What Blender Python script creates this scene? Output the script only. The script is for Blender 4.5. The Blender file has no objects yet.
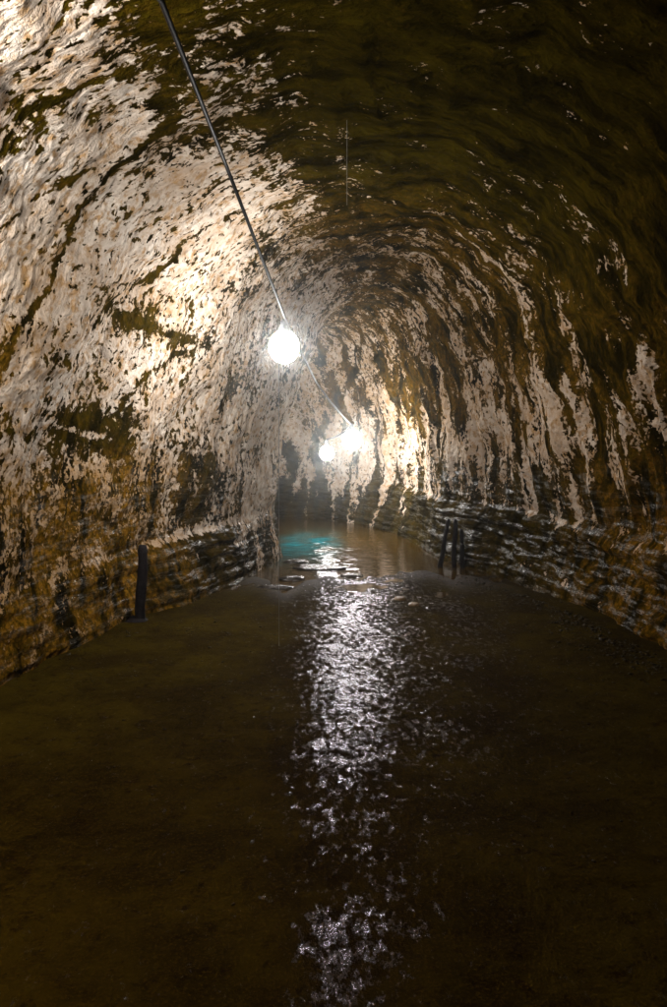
import bpy, bmesh, math, random
import numpy as np
from mathutils import Vector
random.seed(7); rng = np.random.default_rng(11)
sc = bpy.context.scene
COL = sc.collection

# ------------------------------------------------------------------ camera
EYE = 1.8; FP = 784.0; PITCH = math.radians(5.36)
cam_d = bpy.data.cameras.new('camera'); cam = bpy.data.objects.new('camera', cam_d); COL.objects.link(cam)
cam.location = (0, 0, EYE); cam.rotation_euler = (math.pi/2 - PITCH, 0, 0)
cam_d.sensor_fit = 'VERTICAL'; cam_d.sensor_height = 36; cam_d.lens = FP/1007*36
cam_d.clip_start = 0.02; cam_d.clip_end = 500
sc.camera = cam

def ray(px, py):
    a = (px-333.5)/FP; b = (503.5-py)/FP
    cp, sp = math.cos(PITCH), math.sin(PITCH)
    return np.array([a, cp + b*sp, -sp + b*cp])
def at(px, py, Y):
    d = ray(px, py); p = d*(Y/d[1]); return Vector((p[0], p[1], p[2]+EYE))
def ground(px, py, z=0.0):
    d = ray(px, py); k = (z-EYE)/d[2]; p = d*k; return np.array([p[0], p[1]])
def project(P):
    x = P[...,0]; y = P[...,1]; z = P[...,2]-EYE
    cp, sp = math.cos(PITCH), math.sin(PITCH)
    dep = y*cp - z*sp; up = y*sp + z*cp
    dep = np.where(dep < .05, .05, dep)
    return 333.5+FP*x/dep, 503.5-FP*up/dep, dep

# ------------------------------------------------------------------ numpy gradient noise
_perm = rng.permutation(256); _perm = np.concatenate([_perm, _perm, _perm])
_g = rng.normal(size=(256,3)); _g /= np.linalg.norm(_g, axis=1)[:,None]
def noise(x, y, z=0.0):
    x, y, z = np.broadcast_arrays(np.asarray(x,float), np.asarray(y,float), np.asarray(z,float))
    xi = np.floor(x).astype(int); yi = np.floor(y).astype(int); zi = np.floor(z).astype(int)
    xf = x-xi; yf = y-yi; zf = z-zi
    f = lambda t: t*t*t*(t*(t*6-15)+10)
    u, v, w = f(xf), f(yf), f(zf)
    def g(i,j,k):
        h = _perm[_perm[_perm[(xi+i)&255]+((yi+j)&255)]+((zi+k)&255)]
        G = _g[h]
        return G[...,0]*(xf-i)+G[...,1]*(yf-j)+G[...,2]*(zf-k)
    a = g(0,0,0)*(1-u)+g(1,0,0)*u; b = g(0,1,0)*(1-u)+g(1,1,0)*u
    c = g(0,0,1)*(1-u)+g(1,0,1)*u; d = g(0,1,1)*(1-u)+g(1,1,1)*u
    return ((a*(1-v)+b*v)*(1-w)+(c*(1-v)+d*v)*w)*1.5
def fbm(x,y,z=0.0,o=4,lac=2.03,gain=.5):
    s=0; a=1; t=0
    for k in range(o):
        s = s + a*noise(x*lac**k+17.3*k, y*lac**k-9.1*k, np.asarray(z)*lac**k+4.7*k); t+=a; a*=gain
    return s/t*1.3
def sst(a,b,x):
    t = np.clip((x-a)/(b-a),0,1); return t*t*(3-2*t)

# ------------------------------------------------------------------ node helpers
def new_mat(name):
    m = bpy.data.materials.new(name); m.use_nodes = True
    nt = m.node_tree; return m, nt, nt.nodes['Principled BSDF']
def N(nt, typ, **kw):
    n = nt.nodes.new(typ)
    for k, v in kw.items():
        if k == 'inp':
            for i, val in v.items(): n.inputs[i].default_value = val
        else: setattr(n, k, v)
    return n
def L(nt, a, b): nt.links.new(a, b)
def M(nt, op, a, b=None, c=None, clamp=False):
    n = nt.nodes.new('ShaderNodeMath'); n.operation = op; n.use_clamp = clamp
    for i, v in enumerate((a, b, c)):
        if v is None: continue
        if isinstance(v, (int, float)): n.inputs[i].default_value = v
        else: nt.links.new(v, n.inputs[i])
    return n.outputs[0]
def MR(nt, v, a, b, c=0.0, d=1.0, smooth=True):
    n = nt.nodes.new('ShaderNodeMapRange'); n.interpolation_type = 'SMOOTHSTEP' if smooth else 'LINEAR'
    nt.links.new(v, n.inputs[0])
    for i, x in enumerate((a,b,c,d)): n.inputs[i+1].default_value = x
    return n.outputs[0]
def MIX(nt, f, a, b):
    n = nt.nodes.new('ShaderNodeMix'); n.data_type = 'RGBA'
    for idx, v in ((0,f),(6,a),(7,b)):
        if isinstance(v, (int,float)): n.inputs[idx].default_value = v
        elif isinstance(v, tuple): n.inputs[idx].default_value = (*v,1)
        else: nt.links.new(v, n.inputs[idx])
    return n.outputs[2]
def NOISE(nt, vec, scale, detail=4, rough=.55, dist=0.0, sc3=None, off=(0,0,0)):
    if sc3 is not None or off != (0,0,0):
        mp = nt.nodes.new('ShaderNodeMapping'); nt.links.new(vec, mp.inputs[0])
        if sc3: mp.inputs['Scale'].default_value = sc3
        mp.inputs['Location'].default_value = off
        vec = mp.outputs[0]
    n = nt.nodes.new('ShaderNodeTexNoise'); nt.links.new(vec, n.inputs['Vector'])
    n.inputs['Scale'].default_value = scale; n.inputs['Detail'].default_value = detail
    n.inputs['Roughness'].default_value = rough; n.inputs['Distortion'].default_value = dist
    return n.outputs[0]
def ATTR(nt, name):
    n = nt.nodes.new('ShaderNodeAttribute'); n.attribute_name = name; return n

# ------------------------------------------------------------------ rock material
def rock_material():
    m, nt, bs = new_mat('lime_crusted_rock')
    suv = ATTR(nt, 'suv').outputs['Vector']
    D = ATTR(nt, 'moss_and_light').outputs['Fac']; S = ATTR(nt, 'streak').outputs['Fac']
    O = ATTR(nt, 'ochre').outputs['Fac']; W = ATTR(nt, 'wet').outputs['Fac']
    P = N(nt, 'ShaderNodeTexCoord').outputs['Object']
    # gentle domain warp of the surface coordinates so that streaks waver
    wn = nt.nodes.new('ShaderNodeTexNoise'); nt.links.new(suv, wn.inputs['Vector'])
    wn.inputs['Scale'].default_value = 2.2; wn.inputs['Detail'].default_value = 3
    sub = nt.nodes.new('ShaderNodeVectorMath'); sub.operation = 'SUBTRACT'
    nt.links.new(wn.outputs['Color'], sub.inputs[0]); sub.inputs[1].default_value = (.5,.5,.5)
    scl = nt.nodes.new('ShaderNodeVectorMath'); scl.operation = 'SCALE'; nt.links.new(sub.outputs[0], scl.inputs[0]); scl.inputs['Scale'].default_value = .22
    add = nt.nodes.new('ShaderNodeVectorMath'); nt.links.new(suv, add.inputs[0]); nt.links.new(scl.outputs[0], add.inputs[1])
    wv = add.outputs[0]
    streak = NOISE(nt, wv, 1.0, 3, .5, .2, (3.4,.55,1))
    fine_st = NOISE(nt, wv, 1.0, 4, .6, .1, (9.5,1.5,1), (3,7,0))
    blotch = NOISE(nt, suv, 2.6, 6, .62, .3)
    speck = NOISE(nt, suv, 1.0, 3, .6, .2, (19,14,1))
    chip = NOISE(nt, suv, 1.0, 3, .55, .3, (11,6.5,1), (2,9,0))
    speck2 = NOISE(nt, P, 34.0, 3, .65)
    def C_(x, k=.16): return M(nt,'MULTIPLY',M(nt,'SUBTRACT',MR(nt,x,.5-k,.5+k,0,1,False),.5),1.0)
    v = M(nt, 'MULTIPLY', C_(streak,.15), M(nt,'MULTIPLY',S,1.35))
    v = M(nt, 'ADD', v, M(nt,'MULTIPLY', C_(fine_st), M(nt,'ADD',.10,M(nt,'MULTIPLY',S,.45))))
    v = M(nt, 'ADD', v, M(nt,'MULTIPLY', C_(blotch), .82))
    v = M(nt, 'ADD', v, M(nt,'MULTIPLY', C_(speck), .62))
    v = M(nt, 'ADD', v, M(nt,'MULTIPLY', C_(speck2), .50))
    v = M(nt, 'ADD', v, M(nt,'MULTIPLY', MR(nt,speck,.55,.62), .37))
    v = M(nt, 'ADD', v, M(nt,'MULTIPLY', MR(nt,chip,.57,.66), .50))
    v = M(nt, 'ADD', v, D)
    cov = MR(nt, v, .44, .58)
    edge = MR(nt, v, .25, .50)
    # pale crust
    t1 = NOISE(nt, suv, 2.2, 7, .72); t2 = NOISE(nt, P, 12, 5, .65)
    pale = MIX(nt, MR(nt,t1,.35,.65), (.54,.42,.32), (.82,.73,.63))
    pale = MIX(nt, MR(nt,t2,.46,.66), pale, (.42,.26,.13))
    pale = MIX(nt, M(nt,'MULTIPLY',edge,.55), pale, (.32,.20,.095))
    pale = MIX(nt, M(nt,'MULTIPLY',O,.75), pale, (.38,.20,.05))
    # dark growth
    d1 = NOISE(nt, wv, 1.0, 6, .62, .2, (5,1.7,1), (8,8,0)); d2 = NOISE(nt, P, 21, 5, .7, off=(5,2,1))
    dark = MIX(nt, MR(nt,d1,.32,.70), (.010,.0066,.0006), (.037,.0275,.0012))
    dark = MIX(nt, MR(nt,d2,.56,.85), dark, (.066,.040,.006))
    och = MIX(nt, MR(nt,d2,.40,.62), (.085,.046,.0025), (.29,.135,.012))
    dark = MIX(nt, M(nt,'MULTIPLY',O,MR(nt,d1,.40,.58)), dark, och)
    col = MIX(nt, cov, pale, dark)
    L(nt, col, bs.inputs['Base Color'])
    # gloss: wet film near the water, dull above
    wf = M(nt, 'MULTIPLY', W, MR(nt, NOISE(nt,suv,1.0,5,.72,.1,(2.4,15,1),(1,3,0)), .48,.62))
    r = M(nt, 'SUBTRACT', .85, M(nt,'MULTIPLY',wf,.62))
    r = M(nt, 'MAXIMUM', r, .15)
    L(nt, r, bs.inputs['Roughness'])
    sp = M(nt,'MULTIPLY',wf,.75); L(nt, sp, bs.inputs['Specular IOR Level'])
    # relief
    b1 = NOISE(nt, P, 16, 6, .68); b2 = NOISE(nt, P, 70, 4, .6)
    vo = nt.nodes.new('ShaderNodeTexVoronoi'); vo.inputs['Scale'].default_value = 1.0; vo.inputs['Detail'].default_value = 2
    vm = nt.nodes.new('ShaderNodeMapping'); L(nt, wv, vm.inputs[0]); vm.inputs['Scale'].default_value=(13,7,1); L(nt, vm.outputs[0], vo.inputs['Vector'])
    h = M(nt,'ADD',M(nt,'MULTIPLY',b1,.035),M(nt,'MULTIPLY',vo.outputs['Distance'],.030))
    h = M(nt,'ADD',h, M(nt,'MULTIPLY',b2,.008))
    h = M(nt,'MULTIPLY',h, M(nt,'SUBTRACT',1.0,M(nt,'MULTIPLY',ATTR(nt,'shelf').outputs['Fac'],.6)))
    h = M(nt,'SUBTRACT',h, M(nt,'MULTIPLY',cov,.012))
    h = M(nt,'ADD',h, M(nt,'MULTIPLY',fine_st,.007)); h = M(nt,'ADD',h, M(nt,'MULTIPLY',M(nt,'ADD',speck,chip),-.022))
    bd = NOISE(nt, P, 1.0, 5, .7, .1, (3,3,42)); h = M(nt,'ADD',h, M(nt,'MULTIPLY', M(nt,'MULTIPLY',bd,.026), ATTR(nt,'shelf').outputs['Fac']))
    bp = N(nt,'ShaderNodeBump'); bp.inputs['Strength'].default_value = .9; bp.inputs['Distance'].default_value = 1.0
    L(nt,h,bp.inputs['Height']); L(nt,bp.outputs[0],bs.inputs['Normal'])
    return m
ROCK = rock_material()

# ------------------------------------------------------------------ tunnel surface
ST = [ # left foot, right foot, crown height
 ((-3.3,-9),(3.3,-9),3.9), ((-3.2,-5),(3.2,-5),4.0), ((-3.1,-2),(3.15,-2),4.0), ((-3.0,1),(3.1,1),4.05), ((-2.8,3.2),(3.0,3.4),4.05),
 ((-2.35,5.4),(2.9,6.0),4.0), ((-1.83,7.75),(2.68,7.9),3.95), ((-1.28,9.4),(2.3,9.5),3.9), ((-.78,10.9),(1.78,11.1),3.8),
 ((-.86,11.5),(1.5,12.5),3.7), ((-1.1,12.0),(1.15,14.2),3.6), ((-1.6,12.5),(-.1,15.9),3.55), ((-2.6,12.9),(-2.2,16.9),3.5),
 ((-5,13.3),(-5,17.8),3.5), ((-9,13.5),(-9,18.1),3.5)]
A = np.array([[*a,*b,h] for a,b,h in ST])
def catmull(A, t):
    n = len(A); i = np.clip(np.floor(t).astype(int),0,n-2); f = (t-i)[:,None]
    p0=A[np.maximum(i-1,0)]; p1=A[i]; p2=A[i+1]; p3=A[np.minimum(i+2,n-1)]
    return .5*((2*p1)+(-p0+p2)*f+(2*p0-5*p1+4*p2-p3)*f**2+(-p0+3*p1-3*p2+p3)*f**3)
tt = np.linspace(0, len(A)-1, 4000); C0 = catmull(A, tt)
mid = (C0[:,:2]+C0[:,2:4])/2
rm = .5*mid + .5*C0[:,2:4]
seg = np.r_[0, np.cumsum(np.linalg.norm(np.diff(rm,axis=0),axis=1))]
NU, NV = 1050, 760
# denser rows where the camera looks
want = np.interp(seg, [0, 9.5, 11.5, 24, seg[-1]], [0, 40, 110, 960, 1050])
tu = np.interp(np.linspace(0, want[-1], NU), want, tt)
us = np.interp(tu, tt, seg)
C = catmull(A, tu)
ang = np.linspace(math.pi, 0, 1200); n_ = 2.45
cx = np.sign(np.cos(ang))*np.abs(np.cos(ang))**(2/n_); cz = np.abs(np.sin(ang))**(2/n_)
# mean profile arc length -> even spacing
px_ = np.r_[-1, cx*1.0, 1]; pz_ = np.r_[-.14, cz, -.14]
ln = np.r_[0, np.cumsum(np.hypot(np.diff(px_)*2.4, np.diff(pz_)*3.9))]
vs = np.linspace(0, ln[-1], NV)
qx = np.interp(vs, ln, px_); qz = np.interp(vs, ln, pz_)
Lp = C[:,None,0:2]; Rp = C[:,None,2:4]; H = C[:,4][:,None]
f = (qx[None,:]+1)/2
XY = Lp*(1-f[...,None]) + Rp*f[...,None]
Z = qz[None,:]*H
P0 = np.dstack([XY, Z])
U = np.repeat(us[:,None], NV, 1); V = np.repeat(vs[None,:], NU, 0)
VL = ln[-1]; SIDE = qx[None,:]*np.ones((NU,1))     # -1 left, 1 right
def normals(P):
    du = np.gradient(P, axis=0); dv = np.gradient(P, axis=1)
    n = np.cross(dv, du); n /= (np.linalg.norm(n,axis=2,keepdims=True)+1e-9)
    return n
Nn = normals(P0)
cen = np.dstack([np.repeat(((C[:,None,0:2]+C[:,None,2:4])/2), NV, 1), np.full((NU,NV),1.6)])
flip = np.sign(((cen-P0)*Nn).sum(2)); print('inward share', (flip>0).mean())
if (flip>0).mean() < .5: Nn = -Nn; FL = True
else: FL = False
X,Y_,Zz = P0[...,0],P0[...,1],P0[...,2]
# relief (metres, + = into the tunnel)
wu = U + .22*fbm(U*1.1, V*1.1, 3, 3); wvv = V + .2*fbm(U*1.1, V*1.1, 9, 2)
r = .16*fbm(X/1.7, Y_/1.7, Zz/1.7, 3)
r += .055*fbm(X/.55, Y_/.55, Zz/.55, 4)
fl = 1-2*np.abs(noise(wu*2.9, wvv*.42, 1.5)); fl2 = 1-2*np.abs(noise(wu*6.5+4, wvv*.9, 5.5))
ribw = np.clip(.35+.65*sst(-.1,.9,SIDE),0,1)
r += (.06*fl+.025*fl2)*ribw*sst(.5,1.2,Zz)*(1-.75*sst(2.7,3.4,Zz))
r += .012*fbm(X/.13, Y_/.13, Zz/.13, 4, gain=.65)*(1-.45*sst(2.9,3.5,Zz))
r += .02*(1-2*np.abs(noise(U*4.5+.8*V+3, V*.7, 8.5)))*sst(2.6,3.3,Zz)*.4 + .012*fbm(U*6,V*3.2,2,5,gain=.7)*sst(2.6,3.3,Zz)
# overhanging scallops / ledges in the vault
r += .03*np.clip(1-2.5*np.abs(fbm(U*.8+3, V*2.0, 2.2, 3)),0,1)*sst(1.4,2.6,Zz)
# tide shelf: the rock steps out below ~0.7 m, with thin horizontal beds
zl = Zz + .07*fbm(U*.9, 0*V, 8, 2) + .03*fbm(U*4, V*1.5, 3, 2)
top = np.where(SIDE<0, .66, .80)
shelf = 1-sst(top-.10, top+.05, zl)
shelf = shelf*(1-.60*(1-sst(6.3,8.3,Y_))*(SIDE<0))*(1-.75*sst(9.0,10.4,Y_)*(SIDE<0))
r += .10*shelf
beds = np.abs(((zl*7.6+.25*fbm(U*.7,V*.3,2,2))%1)-.5)*2
r += shelf*.03*sst(.15,.85,beds)*(.4+.6*sst(-.2,.3,fbm(U*1.3,V*2,4,3))) + shelf*.16*(1-sst(0,.7,zl))**1.5
r += shelf*.012*fbm(U*5,zl*30,1,4)
P1 = P0 + Nn*r[...,None]
N1 = normals(P1)*(-1 if FL else 1)

# ---- surface stains, and lamp light painted on the left corner: positions measured on the photograph, stored as places on the rock (u,v) with sizes in metres
qxp, qyp, qd = project(P1)
ok = (P1[...,1] > .5)
def locate(px, py):
    d2 = (qxp-px)**2+(qyp-py)**2
    cand = ok & (d2 < 36)
    if not cand.any(): cand = ok & (d2 <= d2[ok].min()+30)
    dd = np.where(cand, qd, 1e9); i = np.unravel_index(np.argmin(dd), dd.shape)
    return U[i], V[i], dd[i]
def blob(F, px, py, rx, ry, amt, soft=1.0):
    u0,v0,d0 = locate(px,py); s = d0/FP
    # rx along the tunnel as seen (foreshortened), use metres directly when > 0
    e = ((U-u0)/rx)**2+((V-v0)/ry)**2
    F += amt*np.exp(-e*soft)
def line(F, pts, w, amt, wob=.05):
    P = [locate(x,y)[:2] for x,y in pts]
    best = np.full(U.shape, 1e9)
    uu = U + wob*fbm(U*2.5,V*2.5,6,3); vv = V + wob*fbm(U*2.5,V*2.5,12,3)
    for (a,b),(c,d) in zip(P[:-1],P[1:]):
        L2 = (c-a)**2+(d-b)**2+1e-9
        t = np.clip(((uu-a)*(c-a)+(vv-b)*(d-b))/L2,0,1)
        best = np.minimum(best, (uu-a-t*(c-a))**2+(vv-b-t*(d-b))**2)
    F += amt*np.exp(-best/w**2)

vn = V/VL
moss_and_light = np.full(U.shape, .30)
moss_and_light += -.12*(1-sst(.30,.42,vn))                       # left flank pale
moss_and_light += .78*sst(.37,.50,vn)*(1-sst(.68,.82,vn))        # vault dark with growth
moss_and_light += .12*sst(.66,.80,vn)
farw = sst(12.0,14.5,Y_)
moss_and_light -= .55*farw*sst(.36,.5,vn)*(1-sst(.7,.85,vn))
nearR = (1-sst(6.6,8.6,Y_))*sst(.6,.75,vn)
moss_and_light += .16*nearR
moss_and_light -= .20*sst(5.5,7.5,Y_)*(1-farw)*np.exp(-((vn-.665)/.06)**2)
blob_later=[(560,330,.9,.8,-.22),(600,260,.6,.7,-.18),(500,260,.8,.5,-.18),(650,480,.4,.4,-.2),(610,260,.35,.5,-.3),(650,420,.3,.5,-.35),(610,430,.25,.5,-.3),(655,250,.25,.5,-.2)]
moss_and_light += .36*(1-sst(1.25,1.75,Zz + .25*fbm(U*1.2,V,4,3)))*(1-farw)
moss_and_light += .85*shelf*(1-.45*farw)*(1-.3*farw)
moss_and_light += .35*farw*(1-sst(.30,.60,Zz))
for a in [(60,20,1.0,.5,.25),(20,210,.5,.8,-.25),(60,300,.6,.9,-.25),(150,240,.7,.6,-.15),(110,110,.4,.5,-.1),
          (70,420,.5,.14,.55),(120,430,.4,.18,.5),(60,375,.2,.12,.3),(150,330,.25,.3,.25),(180,350,.3,.2,.3),
          (262,430,.35,1.3,-.6),(268,500,.3,.6,-.7),(490,390,1.3,.75,-.28),(400,450,1.2,.8,-.2),(350,420,2.0,1.0,-.15),(100,50,.8,.5,-.32),(215,90,.6,.4,-.2),(20,10,.5,.5,-.2),(60,540,.8,.5,.2),(200,500,.6,.3,.25),(620,160,.8,.6,.3),(560,440,1.0,.6,-.15),(200,430,.6,.6,.12),  # first two entries lighten the corner column, lamp light put into the colour
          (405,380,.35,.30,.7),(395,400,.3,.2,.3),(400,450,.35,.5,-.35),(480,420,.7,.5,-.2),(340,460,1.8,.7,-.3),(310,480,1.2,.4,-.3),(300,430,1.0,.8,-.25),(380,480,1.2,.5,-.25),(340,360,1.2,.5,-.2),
          (520,400,.5,.4,-.1),(600,330,.30,.9,.5),(640,300,.3,.9,.3),(640,480,.3,.7,.35),(560,480,.3,.3,.1),
          (590,240,.3,.3,-.25),(600,400,.25,.25,-.15),(660,400,.3,.3,-.1),(180,60,.5,.5,.2),
          (230,200,.7,.5,-.30),(260,120,.5,.4,.1),(300,210,.6,.35,-.2),(420,240,.5,.3,-.2),(520,280,.6,.4,-.25)]:
    blob(moss_and_light, *a)
for b_ in blob_later: blob(moss_and_light,*b_)
line(moss_and_light, [(175,125),(150,150),(110,185),(72,238),(55,290),(20,340),(5,380)], .045, .9, .09)
line(moss_and_light, [(120,40),(90,90),(60,110)], .10, .4)
line(moss_and_light, [(170,110),(60,130),(10,150)], .10, .4)
line(moss_and_light, [(165,15),(160,70),(175,130)], .12, .35)
line(moss_and_light, [(100,300),(150,330),(190,345),(215,350)], .06, .5)
line(moss_and_light, [(0,425),(60,440),(130,455)], .10, .45)
for pts in ([(440,250),(500,300),(520,360),(535,420),(560,470)],[(590,210),(585,300),(590,400),(585,470)],
            [(640,200),(630,300),(600,420),(590,500)],[(420,330),(430,380),(432,430),(436,480)],
            [(470,300),(495,360),(500,400),(520,440)],[(330,390),(350,440),(352,485)],[(290,400),(310,440),(314,485)]):
    line(moss_and_light, pts, .07, .55, .1)
ln1 = np.abs(noise(wu*2.3+.5*fbm(U*.6,V*.5,4,2), wvv*.20, 31.5)); ln2 = np.abs(noise(wu*4.6+9, wvv*.33, 12.5))
lines = np.maximum(1-sst(.0,.17,ln1), .75*(1-sst(.0,.16,ln2)))
lw = sst(.44,.62,vn)*sst(6.0,8.5,Y_)+.55*sst(.60,.72,vn)*(1-sst(6.0,8.5,Y_))
lw = np.clip(lw + .45*sst(8.5,10,Y_)*(vn<.5)*(1-sst(.25,.5,vn)),0,1)
moss_and_light -= .22*sst(.50,.66,vn)*sst(6.8,8.6,Y_)*(1-farw)*sst(1.0,1.5,Zz)
moss_and_light -= .34*sst(7.5,9.5,Y_)*sst(.38,.5,vn)*(1-sst(.60,.72,vn))*(1-farw)
moss_and_light += lw*((.80+.25*farw)*lines*(.6+.4*sst(-.3,.3,fbm(U*1.5,V*1.2,5,3)))-.06)
streak = .25+.75*sst(-.2,.6,SIDE)*1.0; streak = streak*(.35+.65*(1-sst(.40,.50,vn)*(1-sst(.66,.78,vn))))
streak += .35*(1-sst(8,10,-Y_+18))*0 + .3*sst(7.5,10,Y_)*(SIDE<-.3)
streak = np.clip(streak,0,1)
ochre = .15 + .75*(1-sst(1.35,1.75,Zz+.15*fbm(U*2,V,1,2)))*(1-sst(7.2,9.0,Y_))
ochre += .2*nearR; ochre -= .12*sst(.38,.5,vn)*(1-sst(.66,.8,vn))
ochre += .38*sst(6.5,9,Y_)*sst(.36,.46,vn)*(1-sst(.78,.86,vn))
blob(ochre, 20,330,.4,.7,.4); blob(ochre,470,480,.6,.3,.35)
ochre = np.clip(ochre,0,1)*(1-.40*sst(0,.5,SIDE)*(1-sst(1.6,2.4,Zz)))
wet = (1-sst(.85,1.7,Zz))*sst(4.6,6.6,Y_)+.9*shelf; wet = np.clip(wet,0,1)
for pts in ([(135,75),(65,100),(25,120)],[(240,218),(190,245),(155,288)],[(184,254),(150,287),(112,291),(75,287)],[(198,355),(145,383),(126,412)],[(10,230),(40,200),(90,175)]):
    line(moss_and_light, pts, .035, .6, .07)
for pts in ([(500,503),(560,520),(610,542),(645,562)],[(560,578),(600,604),(618,616)],[(160,540),(210,526),(262,512)],[(636,628),(664,650)],[(480,545),(540,572)],[(180,560),(250,538)]):
    line(moss_and_light, pts, .05, -.75, .05)
line(moss_and_light, [(198,349),(142,374),(124,400)], .025, -.5, .03); line(moss_and_light, [(30,428),(70,432),(110,441)], .03, -.6, .05)
# thin crack lines across the ceiling and right wall
crk = np.zeros(U.shape)
line(crk, [(368,20),(370,95),(377,120)], .012, 1, .05); line(crk, [(380,95),(430,84),(490,75),(540,60)], .014, 1, .06)
line(crk, [(448,371),(500,357),(540,350)], .012, 1, .02)
P1 = P1 - N1*(.03*np.clip(crk,0,1))[...,None]; moss_and_light += .5*np.clip(crk,0,1)

def grid_object(name, P, Nr, attrs, mat, flip, extra=None):
    nu, nv = P.shape[:2]
    me = bpy.data.meshes.new(name)
    idx = np.arange(nu*nv).reshape(nu,nv)
    q = np.stack([idx[:-1,:-1],idx[1:,:-1],idx[1:,1:],idx[:-1,1:]],-1).reshape(-1,4)
    if flip: q = q[:,::-1]
    me.vertices.add(nu*nv); me.vertices.foreach_set('co', P.reshape(-1).astype(np.float32))
    me.loops.add(q.size); me.loops.foreach_set('vertex_index', q.reshape(-1).astype(np.int32))
    me.polygons.add(len(q)); me.polygons.foreach_set('loop_start', (np.arange(len(q))*4).astype(np.int32))
    me.update(calc_edges=True); me.validate()
    me.polygons.foreach_set('use_smooth', np.ones(len(q),dtype=bool))
    for k, v in attrs.items():
        if v.ndim == 3:
            a = me.attributes.new(k,'FLOAT_VECTOR','POINT'); a.data.foreach_set('vector', v.reshape(-1).astype(np.float32))
        else:
            a = me.attributes.new(k,'FLOAT','POINT'); a.data.foreach_set('value', v.reshape(-1).astype(np.float32))
    if Nr is not None: me.normals_split_custom_set_from_vertices(Nr.reshape(-1,3).tolist())
    me.materials.append(mat)
    o = bpy.data.objects.new(name, me); COL.objects.link(o); o['kind'] = 'structure'
    return o
SUV = np.dstack([U,V,0*U])
# face winding: normals must look into the tunnel
i0, j0 = NU//2, NV//2
fn = np.cross(P1[i0+1,j0]-P1[i0,j0], P1[i0+1,j0+1]-P1[i0+1,j0]); WFL = bool(np.dot(fn, N1[i0,j0]) < 0)
va, vb = int(NV*.37), int(NV*.66)
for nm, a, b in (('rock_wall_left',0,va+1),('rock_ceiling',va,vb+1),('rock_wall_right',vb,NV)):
    grid_object(nm, P1[:,a:b], N1[:,a:b], dict(suv=SUV[:,a:b],moss_and_light=moss_and_light[:,a:b],streak=streak[:,a:b],ochre=ochre[:,a:b],wet=wet[:,a:b],shelf=shelf[:,a:b]), ROCK, WFL)

# ------------------------------------------------------------------ stream bed
xs = np.linspace(-4.2, 4.2, 520)
d_ = np.concatenate([np.linspace(-9,1.2,60), 1.2+ (np.linspace(0,1,760)**1.35)*11.4])
GX, GY = np.meshgrid(xs, d_, indexing='ij')
edge_y = 9.55 + 1.0*fbm(GX*1.5, 0*GX, 3, 3) - .6*np.exp(-((GX+.5)/.5)**2)
cxl = .045*GY - .09; 
chan = np.exp(-(((GX-cxl+ .12*fbm(GX*1.0,GY*.6,3,3)*1.0)/(.070*np.clip(GY,1.5,20)+.03))**2))
far_ = sst(3.5,5.2,GY)
clus = sst(-.25,.30,fbm(GX*1.5,GY*1.1,7,4))
chan = chan*(far_*(.85+.15*clus)+(1-far_)*(.34+.40*clus))
tail = np.exp(-((GX-cxl-.07*GY)/(.15*np.clip(GY,1.5,20)))**2)*sst(2.2,4.0,GY)
chan = np.maximum(chan*(.98+.5*fbm(GX*4,GY*2.5,27,4)), .34*tail*(.6+.8*sst(-.2,.3,fbm(GX*2,GY*1.2,37,4)))) * (1-.55*np.exp(-((GX+.35)/.5)**2-((GY-8.6)/1.1)**2)*sst(-.3,.2,fbm(GX*3,GY*2,17,4)))
bz = .035 + .02*fbm(GX*.8,GY*.8,1,3) + .012*fbm(GX*3,GY*3,4,3) + .006*fbm(GX*14,GY*14,6,3)
side = sst(1.2,3.0,np.abs(GX)); bz += .05*side*(GY<9)
bz += chan*(.006*fbm(GX*9,GY*6,2,3)) - .010*chan
bz = bz*(1-.85*sst(6.8,9.2,GY)) + .022*sst(7,9,GY)*fbm(GX*2.2,GY*1.3,14,4)
bz += .16*sst(.55,0,np.zeros_like(GX))*0
bz -= .45*sst(0,1.8,GY-edge_y)
bed_wet = np.clip(chan,0,1); shore = np.exp(-((GY-edge_y)/.5)**2)
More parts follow.
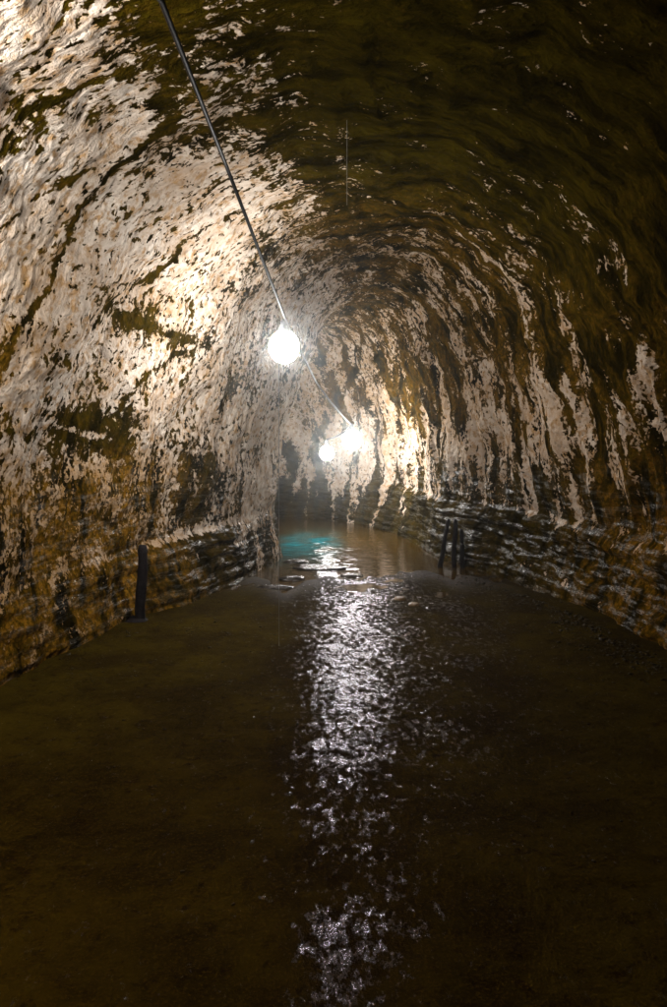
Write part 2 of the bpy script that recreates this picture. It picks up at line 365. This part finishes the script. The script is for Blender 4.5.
def bed_material():
    m, nt, bs = new_mat('wet_silt')
    P = N(nt,'ShaderNodeTexCoord').outputs['Object']; Wc = ATTR(nt,'channel').outputs['Fac']; Sh = ATTR(nt,'shore').outputs['Fac']
    a = NOISE(nt,P,1.4,8,.72); b = NOISE(nt,P,14,5,.7); g = NOISE(nt,P,75,4,.8)
    col = MIX(nt, MR(nt,a,.35,.65), (.018,.0105,.0008), (.050,.034,.0018))
    col = MIX(nt, MR(nt,b,.5,.72), col, (.011,.004,.001))
    col = MIX(nt, MR(nt,g,.48,.70), col, (.065,.040,.005))
    col = MIX(nt, M(nt,'MULTIPLY',Wc,.8), col, (.012,.005,.005))
    L(nt,col,bs.inputs['Base Color'])
    pat = NOISE(nt,P,1.0,6,.82,0,(22,12,10))
    wf = MR(nt, M(nt,'ADD', M(nt,'MULTIPLY',Wc,.225), pat), .62, .68)
    wf = M(nt,'MAXIMUM', wf, M(nt,'MULTIPLY',Sh,.2))
    L(nt, M(nt,'SUBTRACT',.85,M(nt,'MULTIPLY',wf,.80)), bs.inputs['Roughness'])
    L(nt, M(nt,'ADD',.01,M(nt,'MULTIPLY',wf,1.15)), bs.inputs['Specular IOR Level'])
    r1 = NOISE(nt,P,1.0,3,.6,.2,(19,13,10)); r2 = NOISE(nt,P,70,3,.6)
    h = M(nt,'ADD', M(nt,'MULTIPLY',r1,.0145), M(nt,'MULTIPLY',r2,.0028))
    h = M(nt,'ADD', h, M(nt,'MULTIPLY',b,.009)); h = M(nt,'ADD', h, M(nt,'MULTIPLY',M(nt,'MULTIPLY',g,M(nt,'SUBTRACT',1.0,wf)),.012)); bs.inputs['Specular Tint'].default_value=(.84,.76,1,1)
    bp = N(nt,'ShaderNodeBump'); bp.inputs['Strength'].default_value=1; bp.inputs['Distance'].default_value=1
    L(nt,h,bp.inputs['Height']); L(nt,bp.outputs[0],bs.inputs['Normal'])
    return m
PB = np.dstack([GX,GY,bz])
grid_object('stream_bed', PB, None, dict(channel=bed_wet, shore=shore), bed_material(), False)
def bed_z(x,y):
    i = int(np.clip(np.searchsorted(xs,x),0,519)); j = int(np.clip(np.searchsorted(d_,y),0,len(d_)-1)); return float(bz[i,j])

# pool of water beyond the gravel bar
def water_material():
    m, nt, bs = new_mat('murky_water')
    P = N(nt,'ShaderNodeTexCoord').outputs['Object']
    teal = ATTR(nt,'teal').outputs['Fac']; rip = ATTR(nt,'ripple').outputs['Fac']
    col = MIX(nt, teal, (.065,.036,.006), (.006,.17,.20))
    L(nt,col,bs.inputs['Base Color']); bs.inputs['Roughness'].default_value = .07
    bs.inputs['IOR'].default_value = 1.33
    n1 = NOISE(nt,P,1.0,3,.5,.3,(3.5,11,1)); n2 = NOISE(nt,P,1.0,2,.5,0,(14,34,1))
    h = M(nt,'ADD', M(nt,'MULTIPLY',n1,.03), M(nt,'MULTIPLY',n2,.006))
    h = M(nt,'MULTIPLY', h, M(nt,'ADD',.12,rip))
    bp = N(nt,'ShaderNodeBump'); bp.inputs['Strength'].default_value=1; bp.inputs['Distance'].default_value=1
    L(nt,h,bp.inputs['Height']); L(nt,bp.outputs[0],bs.inputs['Normal'])
    return m
wx = np.linspace(-10,4.3,420); wy = np.linspace(6.6,19.5,460)
WX, WY = np.meshgrid(wx, wy, indexing='ij')
tc = ground(312,545); 
teal = np.exp(-((WX-tc[0]+.08)/.5)**4-((WY-tc[1])/1.5)**2)*np.clip(.75+.9*fbm(WX*3,WY*2,1,3),0,1)
rip = 1.1*np.exp(-((WX+.1)/.8)**2-((WY-12.0)/2.0)**2)
wz = .0 + rip*.018*fbm(WX*3.2,WY*5,2,3)
grid_object('water', np.dstack([WX,WY,wz]), None, dict(teal=teal,ripple=rip), water_material(), False)

# ------------------------------------------------------------------ simple materials
def plain(name, col, rough=.6, spec=.5, metal=0, nscale=30, namt=.4, bump=.004):
    m, nt, bs = new_mat(name)
    P = N(nt,'ShaderNodeTexCoord').outputs['Object']; n = NOISE(nt,P,nscale,5,.65)
    L(nt, MIX(nt, MR(nt,n,.35,.7), col, tuple(c*(1-namt) for c in col)), bs.inputs['Base Color'])
    bs.inputs['Roughness'].default_value = rough; bs.inputs['Specular IOR Level'].default_value = spec; bs.inputs['Metallic'].default_value = metal
    bp = N(nt,'ShaderNodeBump'); bp.inputs['Distance'].default_value = 1; L(nt,M(nt,'MULTIPLY',n,bump),bp.inputs['Height']); L(nt,bp.outputs[0],bs.inputs['Normal'])
    return m
RUBBER = plain('cable_rubber',(.004,.003,.003),.5,.06,0,60,.3,.001)
WOODM = plain('rotten_wood',(.010,.006,.006),.7,.2,0,14,.6,.02)
STONE = plain('wet_stone',(.055,.045,.04),.22,.7,0,16,.6,.02)
METAL = plain('lamp_socket_metal',(.05,.05,.05),.4,.5,.6,60,.3,.0005)
DRIP = plain('dripping_water',(.16,.16,.16),.3,.4,0,20,.1,0)
def glow(name, col, s):
    m, nt, bs = new_mat(name); bs.inputs['Base Color'].default_value=(.8,.8,.8,1)
    bs.inputs['Emission Color'].default_value=(*col,1); bs.inputs['Emission Strength'].default_value=s; return m

def link_mesh(name, bm, mat, parent=None, smooth=True):
    me = bpy.data.meshes.new(name); bm.normal_update(); bm.to_mesh(me); bm.free(); me.materials.append(mat)
    if smooth: me.polygons.foreach_set('use_smooth',[True]*len(me.polygons))
    o = bpy.data.objects.new(name, me); COL.objects.link(o)
    if parent is not None: o.parent = parent
    return o
def empty(name, loc):
    o = bpy.data.objects.new(name, None); COL.objects.link(o); o.location = loc; o.empty_display_size=.1; return o
def tag(o, label, cat, group=None):
    o['label']=label; o['category']=cat
    if group: o['group']=group
    return o
def tube(bm, pts, rad, n=10, cap=True):
    pts = [Vector(p) for p in pts]; rings=[]
    if not hasattr(rad,'__len__'): rad=[rad]*len(pts)
    for i,p in enumerate(pts):
        t = (pts[min(i+1,len(pts)-1)]-pts[max(i-1,0)]).normalized()
        a = t.cross(Vector((0,0,1))); 
        if a.length<.05: a = t.cross(Vector((0,1,0)))
        a.normalize(); b = t.cross(a)
        rings.append([bm.verts.new(p+(a*math.cos(2*math.pi*k/n)+b*math.sin(2*math.pi*k/n))*rad[i]) for k in range(n)])
    for r0,r1 in zip(rings[:-1],rings[1:]):
        for k in range(n): bm.faces.new((r0[k],r0[(k+1)%n],r1[(k+1)%n],r1[k]))
    if cap: bm.faces.new(rings[0][::-1]); bm.faces.new(rings[-1])
    bmesh.ops.recalc_face_normals(bm, faces=bm.faces)

# ------------------------------------------------------------------ string of lamps
LAMP = [ # place, emission, globe radius, label
 (Vector((-1.75,2.2,2.75)), 880, .12, None),  # added lamp out of view, there to brighten the near left wall
 (at(284,347,7.1), 165, .135, 'largest and nearest glowing white bulb on the cable, by the pale left wall corner'),
 (at(352,440,12.7), 175, .15, 'small glowing bulb at the lower end of the far sloping cable, right of its twin'),
 (at(327,453,13.5), 120, .12, 'small glowing bulb farthest along the tunnel, left of and slightly below its twin')]
def lathe(bm, prof, n=24):
    rings=[[bm.verts.new((r*math.cos(2*math.pi*k/n), r*math.sin(2*math.pi*k/n), z)) for k in range(n)] for r,z in prof]
    for r0,r1 in zip(rings[:-1],rings[1:]):
        for k in range(n): bm.faces.new((r0[k],r0[(k+1)%n],r1[(k+1)%n],r1[k]))
    bm.faces.new(rings[0][::-1]); bm.faces.new(rings[-1]); bmesh.ops.recalc_face_normals(bm,faces=bm.faces)
for k,(p,em,rad,lab) in enumerate(LAMP):
    e = empty('hanging_lamp', p)
    tag(e, lab or 'added white bulb out of view, brightening the near left wall', 'lamp', 'lamps strung along the tunnel cable')
    bm = bmesh.new(); bmesh.ops.create_icosphere(bm, subdivisions=3, radius=rad)
    for v in bm.verts: v.co.z *= 1.08
    link_mesh('bulb', bm, glow('lit_bulb', (1.0,.97,.94), em), e)
    bm = bmesh.new(); z0 = rad*1.02
    lathe(bm, [(.02,z0-.02),(.038,z0-.02),(.04,z0+.03),(.03,z0+.05),(.03,z0+.09),(.012,z0+.11)])
    link_mesh('socket', bm, METAL, e)
    if k == 0:      # added bowl, open towards the left wall, blocks light to the floor
        dv = Vector((-.7,.38,.62)).normalized(); bm = bmesh.new(); R0=.24
        lathe(bm, [(.02,-R0)]+[(R0*math.sin(a),-R0*math.cos(a)) for a in [i*math.pi/2/10 for i in range(1,11)]]+[(R0*.985,.0)]+[(R0*.96*math.sin(a),-R0*.96*math.cos(a)) for a in [i*math.pi/2/10 for i in range(10,0,-1)]]+[(.02,-R0*.96)])
        ho = link_mesh('added_light_bowl', bm, METAL, e); ho.rotation_euler = dv.to_track_quat('Z','Y').to_euler()
def hang(a, b, sag, n=14):
    return [a.lerp(b,i/n)+Vector((0,0,-sag*4*(i/n)*(1-i/n))) for i in range(n+1)]
up = Vector((0,0,.235))
c_top = at(161,0,3.2)
pts = hang(Vector((-1.9,-6,3.0)), LAMP[0][0]+up, .1)[:-1] + hang(LAMP[0][0]+up, Vector((-.9,2.3,3.35)), .0, 6)[:-1] + hang(Vector((-.9,2.3,3.35)), c_top, .0, 6)[:-1] \
    + hang(c_top, at(226,165,5.2), 0.0)[:-1] + hang(at(226,165,5.2), at(287,323,7.1), .0)[:-1] + hang(at(287,323,7.1), at(316,382,10.8),.0)[:-1] \
    + hang(at(316,382,10.8), LAMP[2][0]+up, .03)[:-1] + hang(LAMP[2][0]+up, LAMP[3][0]+up, .04)
bm = bmesh.new(); tube(bm, pts, .0125, 10)
tag(link_mesh('power_cable', bm, RUBBER), 'long black cable running from the top of the picture down to the glowing bulbs', 'cable')

# ------------------------------------------------------------------ posts in the water
def post(name, foot, head, r0, r1, lab, group=None):
    foot = Vector(foot); head = Vector(head); d = head-foot; bm = bmesh.new(); n=18; p=[]; rr=[]
    for i in range(n+1):
        t=i/n; p.append(foot+d*t+Vector((.006*math.sin(t*7+foot.x*9),.01*math.cos(t*5),0))); rr.append((r0+(r1-r0)*t)*(1+.04*random.uniform(-1,1))*(1 if i<n else .7))
    tube(bm, p, rr, 14)
    for v in bm.verts:
        a = noise(v.co.x*22,v.co.y*22,v.co.z*3); v.co += Vector((float(a)*.012,float(noise(v.co.y*20,v.co.x*20,v.co.z*3+5))*.012,0))
    for v in bm.verts: v.co -= foot
    e = empty(name, foot); link_mesh('shaft', bm, WOODM, e); tag(e, lab, 'post', group)
    return e
g = ground(140,626); h = at(143,545,g[1])
e = post('wooden_post', (g[0],g[1],-.03), h, .052, .042, 'single thick black post standing by the left wall')
bm = bmesh.new(); bmesh.ops.create_icosphere(bm, subdivisions=3, radius=1)
for v in bm.verts:
    q = v.co.copy(); k = 1+.25*float(fbm(q.x*1.5,q.y*1.5,q.z*1.5+3,3)); v.co = Vector((q.x*.13*k-.04, q.y*.11*k, q.z*.07*k+.05))
link_mesh('foot', bm, WOODM, e)
for (fx,fy,hx,hy,r,lab) in ((438,567,449,519,.034,'leftmost dark post of the three at the right bank, leaning right'),
                        (454,568,455,519,.036,'middle upright dark post of the three at the right bank'),
                        (463,568,461,529,.030,'rightmost and shortest dark post of the three at the right bank')):
    g = ground(fx,fy); h = at(hx,hy,g[1]); post('wooden_post',(g[0],g[1],-.1),h,r,r*.85,lab,'posts clustered at the right bank')

# ------------------------------------------------------------------ stones
def stone(px,py,sx,sy,sz,lab,mat=STONE,grp='flat stones along the pool edge'):
    g = ground(px,py); bm = bmesh.new(); bmesh.ops.create_icosphere(bm, subdivisions=4, radius=1); s=random.uniform(0,50)
    for v in bm.verts:
        q=v.co.copy(); k=1+.30*float(fbm(q.x*1.2+s,q.y*1.2,q.z*1.2,3))+.05*float(noise(q.x*6,q.y*6,q.z*6+s))
        v.co = Vector((q.x*sx*k,q.y*sy*k,max(-.6,min(.75,q.z))*sz*k))
    o = link_mesh('flat_stone', bm, mat); o.location=(g[0],g[1],max(bed_z(*g),-.01)+sz*.12); tag(o,lab,'stone',grp); return o
TAN = plain('tan_stone',(.17,.10,.035),.35,.5,0,20,.5,.01)
stone(318,568,.34,.20,.05,'long flat dark stone at the head of the pool edge, below the teal ripples')
stone(291,579,.16,.12,.05,'flat pale-topped stone near the foot of the left wall corner')
stone(275,588,.20,.10,.04,'low wet stone nearest the left wall, left of the sparkling bar')
stone(296,562,.18,.14,.045,'small flat stone right at the foot of the left wall corner')
stone(352,576,.15,.10,.04,'flat dark stone in mid stream between pool and sparkling bar')
stone(400,601,.07,.07,.03,'small tan pebble on the right of the sparkling bar, the farther one',TAN,'tan pebbles on the sparkling bar')
stone(414,607,.06,.06,.025,'small tan pebble on the right of the sparkling bar, the nearer one',TAN,'tan pebbles on the sparkling bar')

# loose gravel over the bed: beyond counting
def gravel(n=6000):
    ico=bmesh.new(); bmesh.ops.create_icosphere(ico,subdivisions=1,radius=1); V0=np.array([v.co[:] for v in ico.verts]); F0=np.array([[v.index for v in f.verts] for f in ico.faces]); ico.free()
    pos=[]; g=np.random.default_rng(5)
    while len(pos)<n:
        y=1.6+8.0*g.random()**1.1; side=g.random()<.22
        hw=np.interp(y,[1,5.4,7.8,9.6],[2.95,2.6,2.2,1.75]); 
        x=(g.choice([-1,1])*hw*(1-abs(g.normal())*.10)) if side else g.uniform(-hw,hw)+.2*(y>7)
        if fbm(x*1.6,y*1.3,21,2)+.25*side+ g.normal()*.12<.02: continue
        if not side and g.random()>np.interp(y,[2,4,6,9],[.05,.2,.6,1.0]): continue
        pos.append((x,y,(abs(g.normal())*.0035+.0025)*(1.0+.9*side)*np.interp(y,[2,6],[.7,1.0])))
    pos=np.array(pos); k=len(pos)
    zi=np.array([bed_z(a,b) for a,b,_ in pos])
    sc_=pos[:,2][:,None]*g.uniform([.8,.8,.35],[1.5,1.3,.75],(k,3)); th=g.uniform(0,6.28,k)
    W=V0[None]*(1+.28*g.normal(size=(k,len(V0),1)))*sc_[:,None,:]
    c,s_=np.cos(th)[:,None],np.sin(th)[:,None]
    Wx=W[...,0]*c-W[...,1]*s_+pos[:,0:1]; Wy=W[...,0]*s_+W[...,1]*c+pos[:,1:2]; Wz=W[...,2]+zi[:,None]+.1*pos[:,2:3]
    co=np.stack([Wx,Wy,Wz],-1).reshape(-1,3); fc=(F0[None]+(np.arange(k)*len(V0))[:,None,None]).reshape(-1,3)
    me=bpy.data.meshes.new('gravel'); me.vertices.add(len(co)); me.vertices.foreach_set('co',co.reshape(-1).astype(np.float32))
    me.loops.add(fc.size); me.loops.foreach_set('vertex_index',fc.reshape(-1).astype(np.int32)); me.polygons.add(len(fc)); me.polygons.foreach_set('loop_start',(np.arange(len(fc))*3).astype(np.int32)); me.update(calc_edges=True)
    me.materials.append(plain('damp_gravel',(.028,.018,.003),.6,.15,0,25,.7,.004))
    o=bpy.data.objects.new('gravel',me); COL.objects.link(o); o['kind']='stuff'; o['label']='fine dark damp gravel scattered over the tunnel floor'
gravel()

# ------------------------------------------------------------------ drips
def drip(x,y0,y1,Y,lab,w=.003):
    bm=bmesh.new(); a=at(x,y0,Y); b=at(x,y1,Y); n=40
    tube(bm,[a.lerp(b,i/n)-a for i in range(n+1)],[w*(1+.25*math.sin(i*1.9)) for i in range(n+1)],8)
    o=link_mesh('water_trickle',bm,DRIP); o.location=a; tag(o,lab,'water trickle','thin trickles of dripping water')
drip(279,360,665,6.3,'hair-thin trickle falling past the left wall corner into the stream',.0022)
drip(347,120,205,5.0,'short hair-thin trickle falling from the dark ceiling',.0016)

# ------------------------------------------------------------------ mist, added to imitate lens glare around the lamps
def haze(dens):
    bm=bmesh.new(); bmesh.ops.create_cube(bm,size=1)
    m=bpy.data.materials.new('mist'); m.use_nodes=True; nt=m.node_tree; nt.nodes.clear()
    out=N(nt,'ShaderNodeOutputMaterial'); pv=N(nt,'ShaderNodeVolumePrincipled'); pv.inputs['Density'].default_value=dens
    pv.inputs['Color'].default_value=(.93,.97,.96,1); pv.inputs['Anisotropy'].default_value=0.93
    L(nt,pv.outputs[0],out.inputs['Volume'])
    o=link_mesh('haze',bm,m,None,False); o.scale=(18,32,7.5); o.location=(-4,6,2.2); o['kind']='stuff'; o['label']='thin mist added to make the lamps glow'; o.display_type='WIRE'
haze(.0052)

# ------------------------------------------------------------------ world and output
w = bpy.data.worlds.new('World'); sc.world = w; w.use_nodes = True
w.node_tree.nodes['Background'].inputs[0].default_value=(.02,.015,.01,1); w.node_tree.nodes['Background'].inputs[1].default_value=.05
sc.view_settings.view_transform='Standard'; sc.view_settings.look='None'; sc.view_settings.exposure=.22; sc.view_settings.gamma=1
sc.cycles.use_denoising=True; sc.cycles.max_bounces=5; sc.cycles.diffuse_bounces=1; sc.cycles.glossy_bounces=2; sc.cycles.volume_bounces=0; sc.cycles.use_adaptive_sampling=True; sc.cycles.adaptive_threshold=.02
sc.cycles.sample_clamp_indirect=4
